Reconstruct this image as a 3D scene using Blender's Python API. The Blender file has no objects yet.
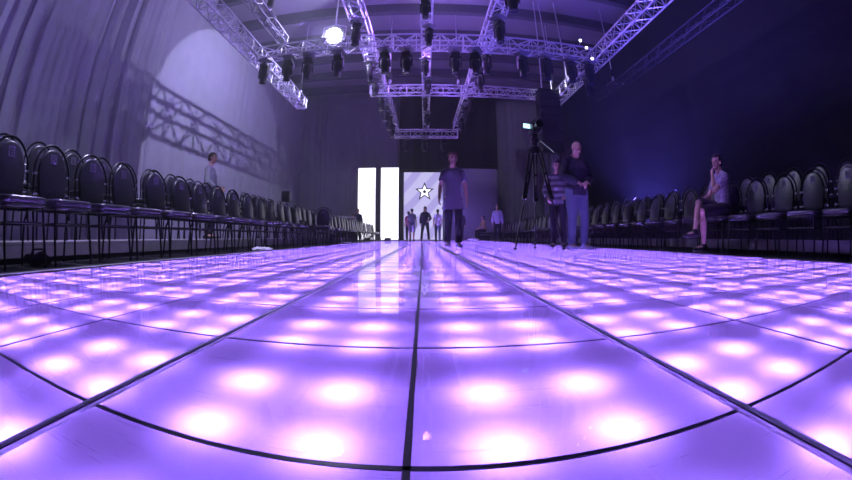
import bpy, bmesh, math, random
from mathutils import Vector, Matrix
random.seed(7)
PI = math.pi
scene = bpy.context.scene
C = scene.collection

# ------------------------------------------------------------------ camera
CAM_H = 0.20
cd = bpy.data.cameras.new('camera')
cd.type = 'PANO'
cd.panorama_type = 'FISHEYE_EQUISOLID'
cd.sensor_fit = 'HORIZONTAL'
cd.sensor_width = 36.0
cd.fisheye_lens = 384.26 * 36.0 / 852.0
cd.fisheye_fov = PI
cd.clip_start = 0.01
cd.clip_end = 200
cam = bpy.data.objects.new('camera', cd)
C.objects.link(cam)
cam.location = (0, 0, CAM_H)
cam.rotation_euler = (PI / 2 - 0.007, 0, -0.0062)
scene.camera = cam

# ------------------------------------------------------------------ world, exposure, stage lights, added fills
w = bpy.data.worlds.new('hall_air')
scene.world = w
w.use_nodes = True
w.node_tree.nodes['Background'].inputs[0].default_value = (0.01, 0.008, 0.02, 1)
w.node_tree.nodes['Background'].inputs[1].default_value = 0.0
# thin stage haze in the air of the whole hall
hz = w.node_tree.nodes.new('ShaderNodeVolumeScatter')
hz.inputs['Color'].default_value = (.9, .9, 1, 1)
hz.inputs['Density'].default_value = 0.006
hz.inputs['Anisotropy'].default_value = 0.45
w.node_tree.links.new(hz.outputs[0], w.node_tree.nodes['World Output'].inputs['Volume'])
vs = scene.view_settings
vs.view_transform = 'Standard'
vs.look = 'None'
vs.exposure = 0.0
vs.gamma = 1.0
vs.use_curve_mapping = False
try:
    scene.cycles.use_denoising = True
    scene.cycles.max_bounces = 8
    scene.cycles.diffuse_bounces = 4
    scene.cycles.sample_clamp_indirect = 60.0
except Exception:
    pass


def lamp(name, kind, loc, target, energy, color, size=0.2, angle=90, blend=0.15):
    ld = bpy.data.lights.new(name, kind)
    ld.energy = energy
    ld.color = color
    if kind == 'SPOT':
        ld.spot_size = math.radians(angle)
        ld.spot_blend = blend
        ld.shadow_soft_size = size
    elif kind == 'POINT':
        ld.shadow_soft_size = size
    elif kind == 'AREA':
        ld.size = size
    o = bpy.data.objects.new(name, ld)
    C.objects.link(o)
    o.location = loc
    if target is not None:
        o.rotation_euler = (Vector(target) - Vector(loc)).to_track_quat('-Z', 'Y').to_euler()
    return o


FLOOD = Vector((-3.2, 11.9, 7.36))           # the blazing floodlight over the near cross truss
LP = FLOOD + Vector((-0.12, -0.42, -0.22))
lamp('flood_beam', 'SPOT', LP, LP + Vector((-0.865, 0.3125, -0.46)) * 5, 900, (0.52, 0.50, 1.0), 0.03, 91, 0.06)
lamp('flood_spill', 'POINT', LP, None, 480, (0.56, 0.54, 1.0), 0.03)
lamp('curtain_beam', 'SPOT', (-4.6, -2.4, 4.4), (-8.4, 3.2, 5.4), 620, (0.50, 0.47, 1.0), 0.15, 84, 0.6)
lamp('chair_beam', 'SPOT', (-2.55, 3.6, 6.3), (-3.1, 3.9, 0.4), 2000, (0.62, 0.60, 1.0), 0.06, 76, 0.7)
lamp('right_chair_fill', 'SPOT', (-1.9, 6.4, 6.2), (4.2, 3.4, 0.8), 560, (0.60, 0.60, 1.0), 0.06, 46, 0.7)  # added spot to brighten the right chairs, instead of stronger flood spill
lamp('truss_par_beam', 'SPOT', (4.95, 10.75, 6.3), (5.55, 15.3, 5.9), 420, (0.8, 0.8, 1.0), 0.05, 40, 0.4)
lamp('blue_haze_fill', 'SPOT', (5.55, 8.25, 0.46), (5.2, 7.6, 2.4), 3000, (0.14, 0.10, 1.0), 0.08, 130, 0.9)  # added unseen source for the blue glow in the right-hand haze
lamp('violet_fill', 'POINT', (0.1, 12.2, 6.9), None, 330, (0.38, 0.17, 1.0), 0.2)  # added violet fill for ceiling and trusses, no fixture of its own

# ------------------------------------------------------------------ materials


def mat(name, col, rough=0.5, metal=0.0, spec=0.5, noise=None, emit=None, estr=0.0, coat=0.0, sheen=0.0):
    m = bpy.data.materials.new(name)
    m.use_nodes = True
    nt = m.node_tree
    b = nt.nodes['Principled BSDF']
    b.inputs['Base Color'].default_value = (*col, 1)
    b.inputs['Roughness'].default_value = rough
    b.inputs['Metallic'].default_value = metal
    b.inputs['Specular IOR Level'].default_value = spec
    b.inputs['Coat Weight'].default_value = coat
    b.inputs['Sheen Weight'].default_value = sheen
    if noise:
        sc, amt = noise
        tc = nt.nodes.new('ShaderNodeTexCoord')
        n = nt.nodes.new('ShaderNodeTexNoise')
        n.inputs['Scale'].default_value = sc
        n.inputs['Detail'].default_value = 3
        r = nt.nodes.new('ShaderNodeMixRGB')
        r.inputs[1].default_value = (*[c * (1 - amt) for c in col], 1)
        r.inputs[2].default_value = (*[min(1, c * (1 + amt)) for c in col], 1)
        nt.links.new(tc.outputs['Object'], n.inputs['Vector'])
        nt.links.new(n.outputs['Fac'], r.inputs[0])
        nt.links.new(r.outputs[0], b.inputs['Base Color'])
        bp = nt.nodes.new('ShaderNodeBump')
        bp.inputs['Strength'].default_value = 0.15
        bp.inputs['Distance'].default_value = 0.01
        nt.links.new(n.outputs['Fac'], bp.inputs['Height'])
        nt.links.new(bp.outputs[0], b.inputs['Normal'])
    if emit:
        b.inputs['Emission Color'].default_value = (*emit, 1)
        b.inputs['Emission Strength'].default_value = estr
    return m


M = {}
M['hall_floor'] = mat('hall_floor', (0.03, 0.03, 0.035), 0.55, noise=(3, 0.3))
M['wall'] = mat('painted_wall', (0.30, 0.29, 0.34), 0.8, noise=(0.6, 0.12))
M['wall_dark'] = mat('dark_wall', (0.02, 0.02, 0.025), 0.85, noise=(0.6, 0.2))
M['ceiling'] = mat('ceiling_slab', (0.30, 0.28, 0.33), 0.85, noise=(0.4, 0.2))
M['beam'] = mat('ceiling_beam', (0.10, 0.10, 0.12), 0.7, noise=(1, 0.2))
M['curtain'] = mat('grey_drape', (0.40, 0.40, 0.43), 0.75, noise=(2, 0.12), sheen=0.2)
M['curtain_far'] = mat('pale_drape', (0.30, 0.29, 0.33), 0.8, noise=(2, 0.12))
M['black_drape'] = mat('black_drape', (0.028, 0.026, 0.034), 0.85, noise=(2, 0.2))
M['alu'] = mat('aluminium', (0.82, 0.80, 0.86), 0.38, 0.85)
M['alu_shaded'] = mat('shaded_aluminium', (0.06, 0.058, 0.07), 0.6, 0.3)  # truss aluminium darkened in colour to stand for the dimness on the right
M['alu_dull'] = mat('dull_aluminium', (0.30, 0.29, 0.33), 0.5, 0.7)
M['chrome'] = mat('chrome', (0.9, 0.9, 0.92), 0.15, 1.0)
M['black_metal'] = mat('black_metal', (0.012, 0.012, 0.016), 0.28, 0.2, noise=None)
M['black_plastic'] = mat('black_plastic', (0.014, 0.014, 0.018), 0.42, noise=(20, 0.2))
M['vinyl'] = mat('dark_vinyl', (0.020, 0.019, 0.027), 0.34, spec=0.55, noise=(60, 0.15))
M['vinyl_seat'] = mat('seat_vinyl', (0.05, 0.048, 0.06), 0.22, spec=0.8, noise=(60, 0.15))
M['sticker'] = mat('sticker_paper', (0.14, 0.11, 0.20), 0.5)
M['ink'] = mat('ink', (0.02, 0.02, 0.04), 0.6)
M['wood'] = mat('riser_plywood', (0.42, 0.40, 0.43), 0.6, noise=(8, 0.25))
M['lens'] = mat('lens_glass', (0.02, 0.02, 0.04), 0.05, spec=0.9)
M['white'] = mat('white_paint', (0.8, 0.8, 0.82), 0.5)
M['skin'] = mat('skin', (0.55, 0.32, 0.25), 0.5, noise=(30, 0.06))
M['lip'] = mat('lips', (0.42, 0.16, 0.15), 0.45)
M['eye'] = mat('eye', (0.10, 0.08, 0.07), 0.2)
M['hair'] = mat('brown_hair', (0.06, 0.04, 0.03), 0.5, noise=(90, 0.4))
M['hair_red'] = mat('auburn_hair', (0.16, 0.06, 0.04), 0.5, noise=(90, 0.4))
M['hair_black'] = mat('black_hair', (0.015, 0.012, 0.012), 0.45, noise=(90, 0.4))
M['sole'] = mat('sole', (0.5, 0.5, 0.52), 0.6)


def cloth(name, col, sc=25, amt=0.12):
    return mat(name, col, 0.85, noise=(sc, amt), sheen=0.1)


def emitter(name, col, s):
    m = bpy.data.materials.new(name)
    m.use_nodes = True
    nt = m.node_tree
    nt.nodes.clear()
    e = nt.nodes.new('ShaderNodeEmission')
    e.inputs[0].default_value = (*col, 1)
    e.inputs[1].default_value = s
    o = nt.nodes.new('ShaderNodeOutputMaterial')
    nt.links.new(e.outputs[0], o.inputs[0])
    return m


LED_COL = (0.30, 0.15, 1.0)
M['led'] = emitter('led_light', LED_COL, 300.0)
M['flood'] = emitter('flood_light', (0.9, 0.85, 1.0), 30)
M['spark'] = emitter('par_light', (0.8, 0.75, 1.0), 5)
M['screen_white'] = emitter('led_screen_white', (0.86, 0.84, 1.0), 2.0)
M['monitor'] = emitter('monitor_light', (0.45, 0.75, 1.0), 2.0)


def diffuser_mat():
    m = bpy.data.materials.new('frosted_diffuser')
    m.use_nodes = True
    nt = m.node_tree
    nt.nodes.clear()
    t = nt.nodes.new('ShaderNodeBsdfTranslucent')
    t.inputs[0].default_value = (0.40, 0.40, 0.40, 1)
    d = nt.nodes.new('ShaderNodeBsdfDiffuse')
    d.inputs[0].default_value = (0.06, 0.055, 0.07, 1)
    mx = nt.nodes.new('ShaderNodeMixShader')
    mx.inputs[0].default_value = 0.25
    o = nt.nodes.new('ShaderNodeOutputMaterial')
    nt.links.new(t.outputs[0], mx.inputs[1])
    nt.links.new(d.outputs[0], mx.inputs[2])
    nt.links.new(mx.outputs[0], o.inputs[0])
    return m


def glass_top_mat():
    """clear worn acrylic: mostly see-through, mirror-like at a glancing angle, with white scratches"""
    m = bpy.data.materials.new('scratched_acrylic')
    m.use_nodes = True
    nt = m.node_tree
    nt.nodes.clear()
    N, L = nt.nodes.new, nt.links.new
    tr = N('ShaderNodeBsdfRefraction')
    tr.inputs['IOR'].default_value = 1.49
    tr.inputs['Roughness'].default_value = 0.0
    gl = N('ShaderNodeBsdfGlossy')
    gl.inputs['Roughness'].default_value = 0.03
    lw = N('ShaderNodeFresnel')
    lw.inputs['IOR'].default_value = 1.49
    mr = N('ShaderNodeMapRange')
    mr.inputs['To Max'].default_value = 0.52
    L(lw.outputs[0], mr.inputs['Value'])
    mx = N('ShaderNodeMixShader')
    L(mr.outputs[0], mx.inputs[0]); L(tr.outputs[0], mx.inputs[1]); L(gl.outputs[0], mx.inputs[2])
    # scratches
    df = N('ShaderNodeBsdfDiffuse'); df.inputs[0].default_value = (0.8, 0.8, 0.85, 1)
    tc = N('ShaderNodeTexCoord')
    facs = []
    for k, (rot, sx, sy) in enumerate([(0.5, 6, 190), (1.9, 8, 230), (2.6, 5, 160)]):
        mp = N('ShaderNodeMapping')
        mp.inputs['Rotation'].default_value = (0, 0, rot)
        mp.inputs['Scale'].default_value = (sx, sy, 1)
        n = N('ShaderNodeTexNoise'); n.inputs['Scale'].default_value = 1.0; n.inputs['Detail'].default_value = 1.0
        cr = N('ShaderNodeValToRGB')
        cr.color_ramp.elements[0].position = 0.72; cr.color_ramp.elements[0].color = (0, 0, 0, 1)
        cr.color_ramp.elements[1].position = 0.77; cr.color_ramp.elements[1].color = (0.45, 0.45, 0.45, 1)
        L(tc.outputs['Object'], mp.inputs[0]); L(mp.outputs[0], n.inputs['Vector']); L(n.outputs['Fac'], cr.inputs[0])
        facs.append(cr.outputs[0])
    a = N('ShaderNodeMath'); a.operation = 'MAXIMUM'
    b = N('ShaderNodeMath'); b.operation = 'MAXIMUM'
    L(facs[0], a.inputs[0]); L(facs[1], a.inputs[1]); L(a.outputs[0], b.inputs[0]); L(facs[2], b.inputs[1])
    mx2 = N('ShaderNodeMixShader')
    L(b.outputs[0], mx2.inputs[0]); L(mx.outputs[0], mx2.inputs[1]); L(df.outputs[0], mx2.inputs[2])
    o = N('ShaderNodeOutputMaterial')
    L(mx2.outputs[0], o.inputs[0])
    return m


M['diffuser'] = diffuser_mat()
M['edge_acrylic'] = M['diffuser'].copy()
for n_ in M['edge_acrylic'].node_tree.nodes:
    if n_.type.startswith('BSDF'):
        n_.inputs[0].default_value = (.95, .95, .95, 1)
M['acrylic'] = glass_top_mat()
M['tray'] = mat('grey_tray', (0.08, 0.08, 0.08), 0.8)
M['rib'] = mat('grey_rib', (0.03, 0.03, 0.035), 0.8)
M['seam'] = mat('dark_seam', (0.02, 0.018, 0.05), 0.35)
M['rail_chrome'] = mat('rail_steel', (0.85, 0.85, 0.88), 0.3, 0.45)

# ------------------------------------------------------------------ mesh helpers


def frame_of(d):
    d = d.normalized()
    up = Vector((0, 0, 1)) if abs(d.z) < 0.95 else Vector((0, 1, 0))
    x = d.cross(up).normalized()
    return x, x.cross(d).normalized()


class MB:
    def __init__(self):
        self.bm = bmesh.new()

    def box(self, c, s, rot=None):
        mtx = Matrix.Translation(c) @ (rot.to_4x4() if rot else Matrix.Identity(4)) @ Matrix.Diagonal((*s, 1))
        bmesh.ops.create_cube(self.bm, size=1, matrix=mtx)
        return self

    def rbox(self, c, s, bev=0.01, seg=2, rot=None):
        b2 = bmesh.new()
        bmesh.ops.create_cube(b2, size=1, matrix=Matrix.Diagonal((*s, 1)))
        bmesh.ops.bevel(b2, geom=list(b2.edges), offset=min(bev, min(s) * 0.45), segments=seg, affect='EDGES', profile=0.5)
        bmesh.ops.transform(b2, matrix=Matrix.Translation(c) @ (rot.to_4x4() if rot else Matrix.Identity(4)), verts=b2.verts)
        self.merge(b2)
        return self

    def merge(self, b2):
        me = bpy.data.meshes.new('tmp')
        b2.to_mesh(me)
        b2.free()
        self.bm.from_mesh(me)
        bpy.data.meshes.remove(me)

    def tube(self, pts, r, n=8, closed=False, caps=True):
        pts = [Vector(p) for p in pts]
        k = len(pts)
        rr = r if isinstance(r, (list, tuple)) else [r] * k
        rings = []
        px = None
        for i, p in enumerate(pts):
            if closed:
                d = pts[(i + 1) % k] - pts[i - 1]
            else:
                d = pts[min(i + 1, k - 1)] - pts[max(i - 1, 0)]
            if px is None:
                x, y = frame_of(d)
            else:
                d = d.normalized()
                x = (px - d * px.dot(d))
                x = x.normalized() if x.length > 1e-6 else frame_of(d)[0]
                y = x.cross(d).normalized()
            px = x
            q = rr[i]
            a, b = q if isinstance(q, (tuple, list)) else (q, q)
            rings.append([self.bm.verts.new(p + x * (a * math.cos(2 * PI * j / n)) + y * (b * math.sin(2 * PI * j / n))) for j in range(n)])
        last = k if closed else k - 1
        for i in range(last):
            A, B = rings[i], rings[(i + 1) % k]
            for j in range(n):
                self.bm.faces.new((A[j], A[(j + 1) % n], B[(j + 1) % n], B[j]))
        if caps and not closed:
            self.bm.faces.new(list(reversed(rings[0])))
            self.bm.faces.new(rings[-1])
        return self

    def ball(self, c, r, n=12, rot=None):
        s = r if isinstance(r, (tuple, list)) else (r, r, r)
        bmesh.ops.create_uvsphere(self.bm, u_segments=n, v_segments=max(6, n * 2 // 3), radius=1,
                                  matrix=Matrix.Translation(c) @ (rot.to_4x4() if rot else Matrix.Identity(4)) @ Matrix.Diagonal((*s, 1)))
        return self

    def lathe(self, prof, c=(0, 0, 0), n=16, rot=None):
        mtx = Matrix.Translation(c) @ (rot.to_4x4() if rot else Matrix.Identity(4))
        rings = [[self.bm.verts.new(mtx @ Vector((max(r, 1e-4) * math.cos(2 * PI * j / n), max(r, 1e-4) * math.sin(2 * PI * j / n), z))) for j in range(n)] for r, z in prof]
        for A, B in zip(rings, rings[1:]):
            for j in range(n):
                self.bm.faces.new((A[j], A[(j + 1) % n], B[(j + 1) % n], B[j]))
        self.bm.faces.new(list(reversed(rings[0])))
        self.bm.faces.new(rings[-1])
        return self

    def prism(self, outline, t, mtx, bev=0.0, seg=2):
        """outline in local xy, extruded to thickness t along local z, centred"""
        b2 = bmesh.new()
        lo = [b2.verts.new((x, y, -t / 2)) for x, y in outline]
        hi = [b2.verts.new((x, y, t / 2)) for x, y in outline]
        n = len(outline)
        b2.faces.new(list(reversed(lo)))
        b2.faces.new(hi)
        for i in range(n):
            b2.faces.new((lo[i], lo[(i + 1) % n], hi[(i + 1) % n], hi[i]))
        if bev:
            ed = [e for e in b2.edges if abs(e.verts[0].co.z - e.verts[1].co.z) < 1e-6]
            bmesh.ops.bevel(b2, geom=ed, offset=bev, segments=seg, affect='EDGES', profile=0.5)
        bmesh.ops.transform(b2, matrix=mtx, verts=b2.verts)
        self.merge(b2)
        return self

    def quad(self, a, b, c, d):
        self.bm.faces.new([self.bm.verts.new(v) for v in (a, b, c, d)])
        return self

    def build(self, name, m, parent=None, smooth=True, **props):
        bmesh.ops.recalc_face_normals(self.bm, faces=list(self.bm.faces))
        me = bpy.data.meshes.new(name)
        self.bm.to_mesh(me)
        self.bm.free()
        return link(name, me, m, parent, smooth, **props)


def link(name, me, m, parent=None, smooth=True, **props):
    me.materials.clear()
    me.materials.append(m)
    if smooth:
        for p in me.polygons:
            p.use_smooth = True
        try:
            me.set_sharp_from_angle(angle=math.radians(40))
        except Exception:
            pass
    o = bpy.data.objects.new(name, me)
    C.objects.link(o)
    if parent is not None:
        o.parent = parent
    for k, v in props.items():
        o[k] = v
    return o


def thing(name, label, cat, loc=(0, 0, 0), rotz=0.0, group=None):
    o = bpy.data.objects.new(name, None)
    o.empty_display_size = 0.1
    C.objects.link(o)
    o.location = loc
    o.rotation_euler = (0, 0, rotz)
    o['label'] = label
    o['category'] = cat
    if group:
        o['group'] = group
    return o


def struct(mb, name, m, smooth=False, parent=None):
    o = mb.build(name, m, parent, smooth)
    o['kind'] = 'structure'
    return o


KIDS = {}


def dup(root, loc, rotz, label, group=None, skip=()):
    """a copy of a thing with copies of its parts and sub-parts"""
    r = root.copy()
    C.objects.link(r)
    r.location = loc
    r.rotation_euler = (0, 0, rotz)
    r['label'] = label
    if group:
        r['group'] = group
    for ch in KIDS[root.name]:
        if ch.name.split('.')[0] in skip:
            continue
        c = ch.copy()
        C.objects.link(c)
        c.parent = r
        for g in KIDS.get(ch.name, []):
            d = g.copy()
            C.objects.link(d)
            d.parent = c
    return r


def remember(root):
    KIDS[root.name] = list(root.children)
    for ch in root.children:
        KIDS[ch.name] = list(ch.children)


ORD = ['zeroth', 'first', 'second', 'third', 'fourth', 'fifth', 'sixth', 'seventh', 'eighth', 'ninth', 'tenth', 'eleventh', 'twelfth', 'thirteenth',
       'fourteenth', 'fifteenth', 'sixteenth', 'seventeenth', 'eighteenth', 'nineteenth']


def ordinal(n):
    if n < 20:
        return ORD[n]
    t = {2: 'twent', 3: 'thirt', 4: 'fort', 5: 'fift', 6: 'sixt'}[n // 10]
    return t + 'ieth' if n % 10 == 0 else t + 'y-' + ORD[n % 10]


# ------------------------------------------------------------------ the hall
WL, WR, WB, WF, ZC = -8.6, 9.6, 25.4, -4.0, 10.0
PS = 0.3867                       # one floor panel
PX0, PY0 = -0.0152, 0.2845        # a seam crossing
CA, CB = -6, 9                    # columns of panels between these seams
RA, RB = -5, 57
FX0, FX1, FY0, FY1 = PX0 + CA * PS, PX0 + CB * PS, PY0 + RA * PS, PY0 + RB * PS

b = MB()
for x0, x1, y0, y1 in ((WL, FX0 - .05, WF, WB), (FX1 + .05, WR, WF, WB), (FX0 - .05, FX1 + .05, WF, FY0 - .05), (FX0 - .05, FX1 + .05, FY1 + .05, WB)):
    b.box(((x0 + x1) / 2, (y0 + y1) / 2, -0.1), (x1 - x0, y1 - y0, 0.2))
b.box(((FX0 + FX1) / 2, (FY0 + FY1) / 2, -0.215), (FX1 - FX0 + .1, FY1 - FY0 + .1, 0.06))
struct(b, 'floor', M['hall_floor'])
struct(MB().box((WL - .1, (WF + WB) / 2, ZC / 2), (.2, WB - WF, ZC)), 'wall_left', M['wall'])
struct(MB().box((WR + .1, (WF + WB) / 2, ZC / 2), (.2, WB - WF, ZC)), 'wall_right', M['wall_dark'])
struct(MB().box(((WL + WR) / 2, WB + .1, ZC / 2), (WR - WL, .2, ZC)), 'wall_back', M['wall'])
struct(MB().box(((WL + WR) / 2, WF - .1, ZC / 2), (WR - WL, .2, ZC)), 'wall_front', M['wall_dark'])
struct(MB().box(((WL + WR) / 2, (WF + WB) / 2, ZC + .1), (WR - WL + .4, WB - WF + .4, .2)), 'ceiling', M['ceiling'])
y = 7.0
while y < WB:
    struct(MB().box(((WL + WR) / 2, y, ZC - .22), (WR - WL, .28, .44)), 'ceiling_beam', M['beam'])
    y += 2.3

# the lit floor: acrylic tops, a frosted sheet below, lamps in ribbed trays
b = MB()
b.quad((FX0, FY0, 0), (FX1, FY0, 0), (FX1, FY1, 0), (FX0, FY1, 0))
lit = b.build('lit_floor', M['acrylic'], None, False)
lit['kind'] = 'structure'
ZD, ZT = -0.126, -0.186
struct(MB().quad((FX0, FY0, ZD), (FX1, FY0, ZD), (FX1, FY1, ZD), (FX0, FY1, ZD)), 'frosted_sheet', M['diffuser'], parent=lit)
struct(MB().quad((FX0, FY0, ZT), (FX1, FY0, ZT), (FX1, FY1, ZT), (FX0, FY1, ZT)), 'lamp_tray', M['tray'], parent=lit)
rib, seam, led = MB(), MB(), MB()
for k in range(CA, CB + 1):
    x = PX0 + k * PS
    rib.box((x, (FY0 + FY1) / 2, ZT + .0195), (.034, FY1 - FY0, .039))
    seam.box((x, (FY0 + FY1) / 2, 0.0), (.0075, FY1 - FY0, .002))
for r in range(RA, RB + 1):
    y = PY0 + r * PS
    rib.box(((FX0 + FX1) / 2, y, ZT + .0195), (FX1 - FX0, .034, .039))
    seam.box(((FX0 + FX1) / 2, y, 0.0), (FX1 - FX0, .007, .002))
for k in range(CA, CB):
    for r in range(RA, RB):
        for i in (.29, .71):
            for j in (.30, .70):
                cx, cy = PX0 + (k + i) * PS, PY0 + (r + j) * PS
                led.bm.faces.new([led.bm.verts.new((cx + .021 * math.cos(a), cy + .021 * math.sin(a), ZT + .003)) for a in [q * PI / 3 for q in range(6)]])
struct(rib, 'lamp_rib', M['rib'], parent=lit)
struct(seam, 'panel_seam', M['seam'], parent=lit)
o = struct(led, 'floor_lamp_disc', M['led'], parent=lit)
for k in (-1, 1):
    x = PX0 + k * PS
    for s in (-1, 1):
        struct(MB().rbox((x + s * .0075, (FY0 + FY1) / 2, .0015), (.006, FY1 - FY0, .005), .002, 2), 'floor_rail', M['edge_acrylic' if s * k < 0 else 'rail_chrome'], True, parent=lit)
for x in (FX0 - .025, FX1 + .025):
    struct(MB().rbox((x, (FY0 + FY1) / 2, -.02), (.05, FY1 - FY0 + .1, .044), .004, 2), 'edge_rail', M['alu'], True, parent=lit)

# ------------------------------------------------------------------ curtains and screens


def drape(name, label, p0, p1, z0, z1, amp, pitch, m, group=None, n=None, seedv=1):
    """a hanging pleated cloth from p0 to p1 (plan), a closed sheet 3 cm thick"""
    rnd = random.Random(seedv)
    p0, p1 = Vector((*p0, 0)), Vector((*p1, 0))
    Ld = (p1 - p0).length
    d = (p1 - p0).normalized()
    nrm = Vector((-d.y, d.x, 0))
    n = n or int(Ld / pitch * 8)
    ph = [rnd.uniform(0, 6) for _ in range(4)]
    bm = bmesh.new()
    cols = []
    zs = [z0, z0 + (z1 - z0) * .3, z0 + (z1 - z0) * .65, z1]
    for i in range(n + 1):
        t = i / n * Ld
        a = amp(t) if callable(amp) else amp
        w_ = 2 * PI * t / pitch
        off = a * ((.55 + .45 * math.sin(w_ * .17 + ph[3])) * math.sin(w_ + 2.2 * math.sin(w_ * .19 + ph[0])) + .5 * math.sin(w_ * .41 + ph[1]) + .22 * math.sin(w_ * 2.3 + ph[2]))
        front, back = [], []
        for q, z in enumerate(zs):
            o_ = off * (1.0 - .1 * q) + .012 * math.sin(z + ph[3] + i * .3)
            pt = p0 + d * t + nrm * o_ + Vector((0, 0, z))
            front.append(bm.verts.new(pt))
            back.append(bm.verts.new(pt - nrm * .03))
        cols.append((front, back))
    for (f0, b0), (f1, b1) in zip(cols, cols[1:]):
        for q in range(3):
            bm.faces.new((f0[q], f1[q], f1[q + 1], f0[q + 1]))
            bm.faces.new((b0[q + 1], b1[q + 1], b1[q], b0[q]))
        bm.faces.new((f0[3], f1[3], b1[3], b0[3]))
        bm.faces.new((b0[0], b1[0], f1[0], f0[0]))
    for f, bk in (cols[0], cols[-1]):
        for q in range(3):
            bm.faces.new((f[q], f[q + 1], bk[q + 1], bk[q]))
    b_ = MB()
    b_.bm.free()
    b_.bm = bm
    o_ = b_.build(name, m)
    o_['label'] = label
    o_['category'] = 'curtain'
    if group:
        o_['group'] = group
    return o_


drape('stage_curtain', 'grey pleated full-height drape along the wall behind the near left chairs', (-8.3, -3.5), (-8.3, 9.0), .02, 9.9, .13, .66, M['curtain'], seedv=3)
drape('stage_curtain', 'smooth grey full-height drape carrying the truss shadow, on the left wall', (-8.4, 9.05), (-8.4, 25.0), .02, 9.9, lambda t: .02, .8, M['curtain'], seedv=5)
drape('stage_curtain', 'low grey drape across the back, between left wall and white screen columns', (-8.2, 24.2), (-4.15, 24.2), .02, 4.5, .05, .4, M['curtain_far'], seedv=8)
drape('stage_curtain', 'tall dark drape behind the low grey one at the back left', (-8.3, 24.9), (-1.75, 24.9), .02, 9.3, .06, .5, M['curtain_far'], seedv=9)
drape('backdrop_cloth', 'wide black cloth hanging high over the screens', (-1.55, 24.0), (4.75, 24.0), 4.5, ZC - .005, .03, .9, M['black_drape'], seedv=10)
drape('stage_curtain', 'grey drape reaching high at the back, right of the black cloth', (4.85, 24.6), (9.3, 24.6), .02, 9.5, .05, .5, M['curtain_far'], seedv=12)


def star_pts(r, q=.42, rot=PI / 2):
    return [((r if i % 2 == 0 else r * q) * math.cos(rot + i * PI / 5), (r if i % 2 == 0 else r * q) * math.sin(rot + i * PI / 5)) for i in range(10)]


def stripes_mat():
    m = bpy.data.materials.new('star_screen_picture')
    m.use_nodes = True
    nt = m.node_tree
    nt.nodes.clear()
    N, L = nt.nodes.new, nt.links.new
    tc = N('ShaderNodeTexCoord')
    mp = N('ShaderNodeMapping'); mp.inputs['Rotation'].default_value = (0, -.75, 0); mp.inputs['Scale'].default_value = (.55, .55, .55)
    wv = N('ShaderNodeTexWave'); wv.inputs['Scale'].default_value = .55; wv.inputs['Distortion'].default_value = 1.5; wv.inputs['Detail'].default_value = 0
    cr = N('ShaderNodeValToRGB')
    cr.color_ramp.elements[0].position = .30; cr.color_ramp.elements[0].color = (.46, .40, .86, 1)
    cr.color_ramp.elements[1].position = .55; cr.color_ramp.elements[1].color = (.62, .58, .98, 1)
    e = N('ShaderNodeEmission'); e.inputs[1].default_value = 1.0
    o_ = N('ShaderNodeOutputMaterial')
    L(tc.outputs['Object'], mp.inputs[0]); L(mp.outputs[0], wv.inputs[0]); L(wv.outputs['Fac'], cr.inputs[0]); L(cr.outputs[0], e.inputs[0]); L(e.outputs[0], o_.inputs[0])
    return m


def screen(label, x0, x1, z0, z1, y, face):
    t = thing('led_screen', label, 'screen', ((x0 + x1) / 2, y, 0))
    W, H = x1 - x0, z1 - z0
    MB().rbox((0, .06, (z0 + z1) / 2), (W, .1, H), .01).build('cabinet', M['black_plastic'], t)
    MB().rbox((0, 0.0, (z0 + z1) / 2), (W - .01, .03, H - .01), .003, 1).build('screen_face', face, t)
    for s in (-1, 1):
        MB().box((s * (W / 2 - .1), .12, z0 / 2), (.08, .3, max(z0, .02))).build('foot', M['black_metal'], t)
    return t


screen('tall glowing white screen column, nearer the left chairs', -3.98, -2.90, .05, 4.42, 22.9, M['screen_white'])
screen('tall glowing white screen column beside the star screen', -2.58, -1.50, .05, 4.42, 22.9, M['screen_white'])
st = screen('wide lavender screen with a black outlined star on it', -1.19, 1.15, .05, 4.12, 22.9, stripes_mat())
b = MB()
mx = Matrix.Translation((1.19 / 2 - .52, -.03, 2.93)) @ Matrix.Rotation(PI / 2, 4, 'X')
em = MB().prism(star_pts(.60), .02, mx).build('star_emblem', M['ink'], st, False)
MB().prism(star_pts(.42), .02, Matrix.Translation((0, -.006, 0)) @ mx).build('star_fill', M['screen_white'], em, False)
MB().prism(star_pts(.17), .02, Matrix.Translation((0, -.012, 0)) @ mx).build('inner_star', M['ink'], em, False)
p = thing('set_panel', 'plain grey-violet set panel right of the star screen', 'panel', (2.85, 22.95, 0))
MB().rbox((0, .05, 2.2), (3.3, .08, 4.36), .01).build('panel_board', M['wall'], p)
for s in (-1, 0, 1):
    MB().box((s * 1.4, .13, 2.1), (.06, .06, 4.2)).build('brace_post', M['alu_dull'], p)

# ------------------------------------------------------------------ chairs


def arch(wd, z0, z1, n=14, low=.06):
    """tombstone outline: straight sides, round top, slightly rounded foot"""
    r = wd / 2
    zc = z1 - r * 1.15
    pts = []
    for i in range(n + 1):
        a = PI * i / n
        pts.append((r * math.cos(a), zc + r * 1.15 * math.sin(a)))
    for i in range(5):
        a = PI + (PI / 2) * i / 4
        pts.append((-r + low + low * math.cos(a), z0 + low + low * math.sin(a)))
    for i in range(5):
        a = 1.5 * PI + (PI / 2) * i / 4
        pts.append((r - low + low * math.cos(a), z0 + low + low * math.sin(a)))
    return pts


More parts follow.
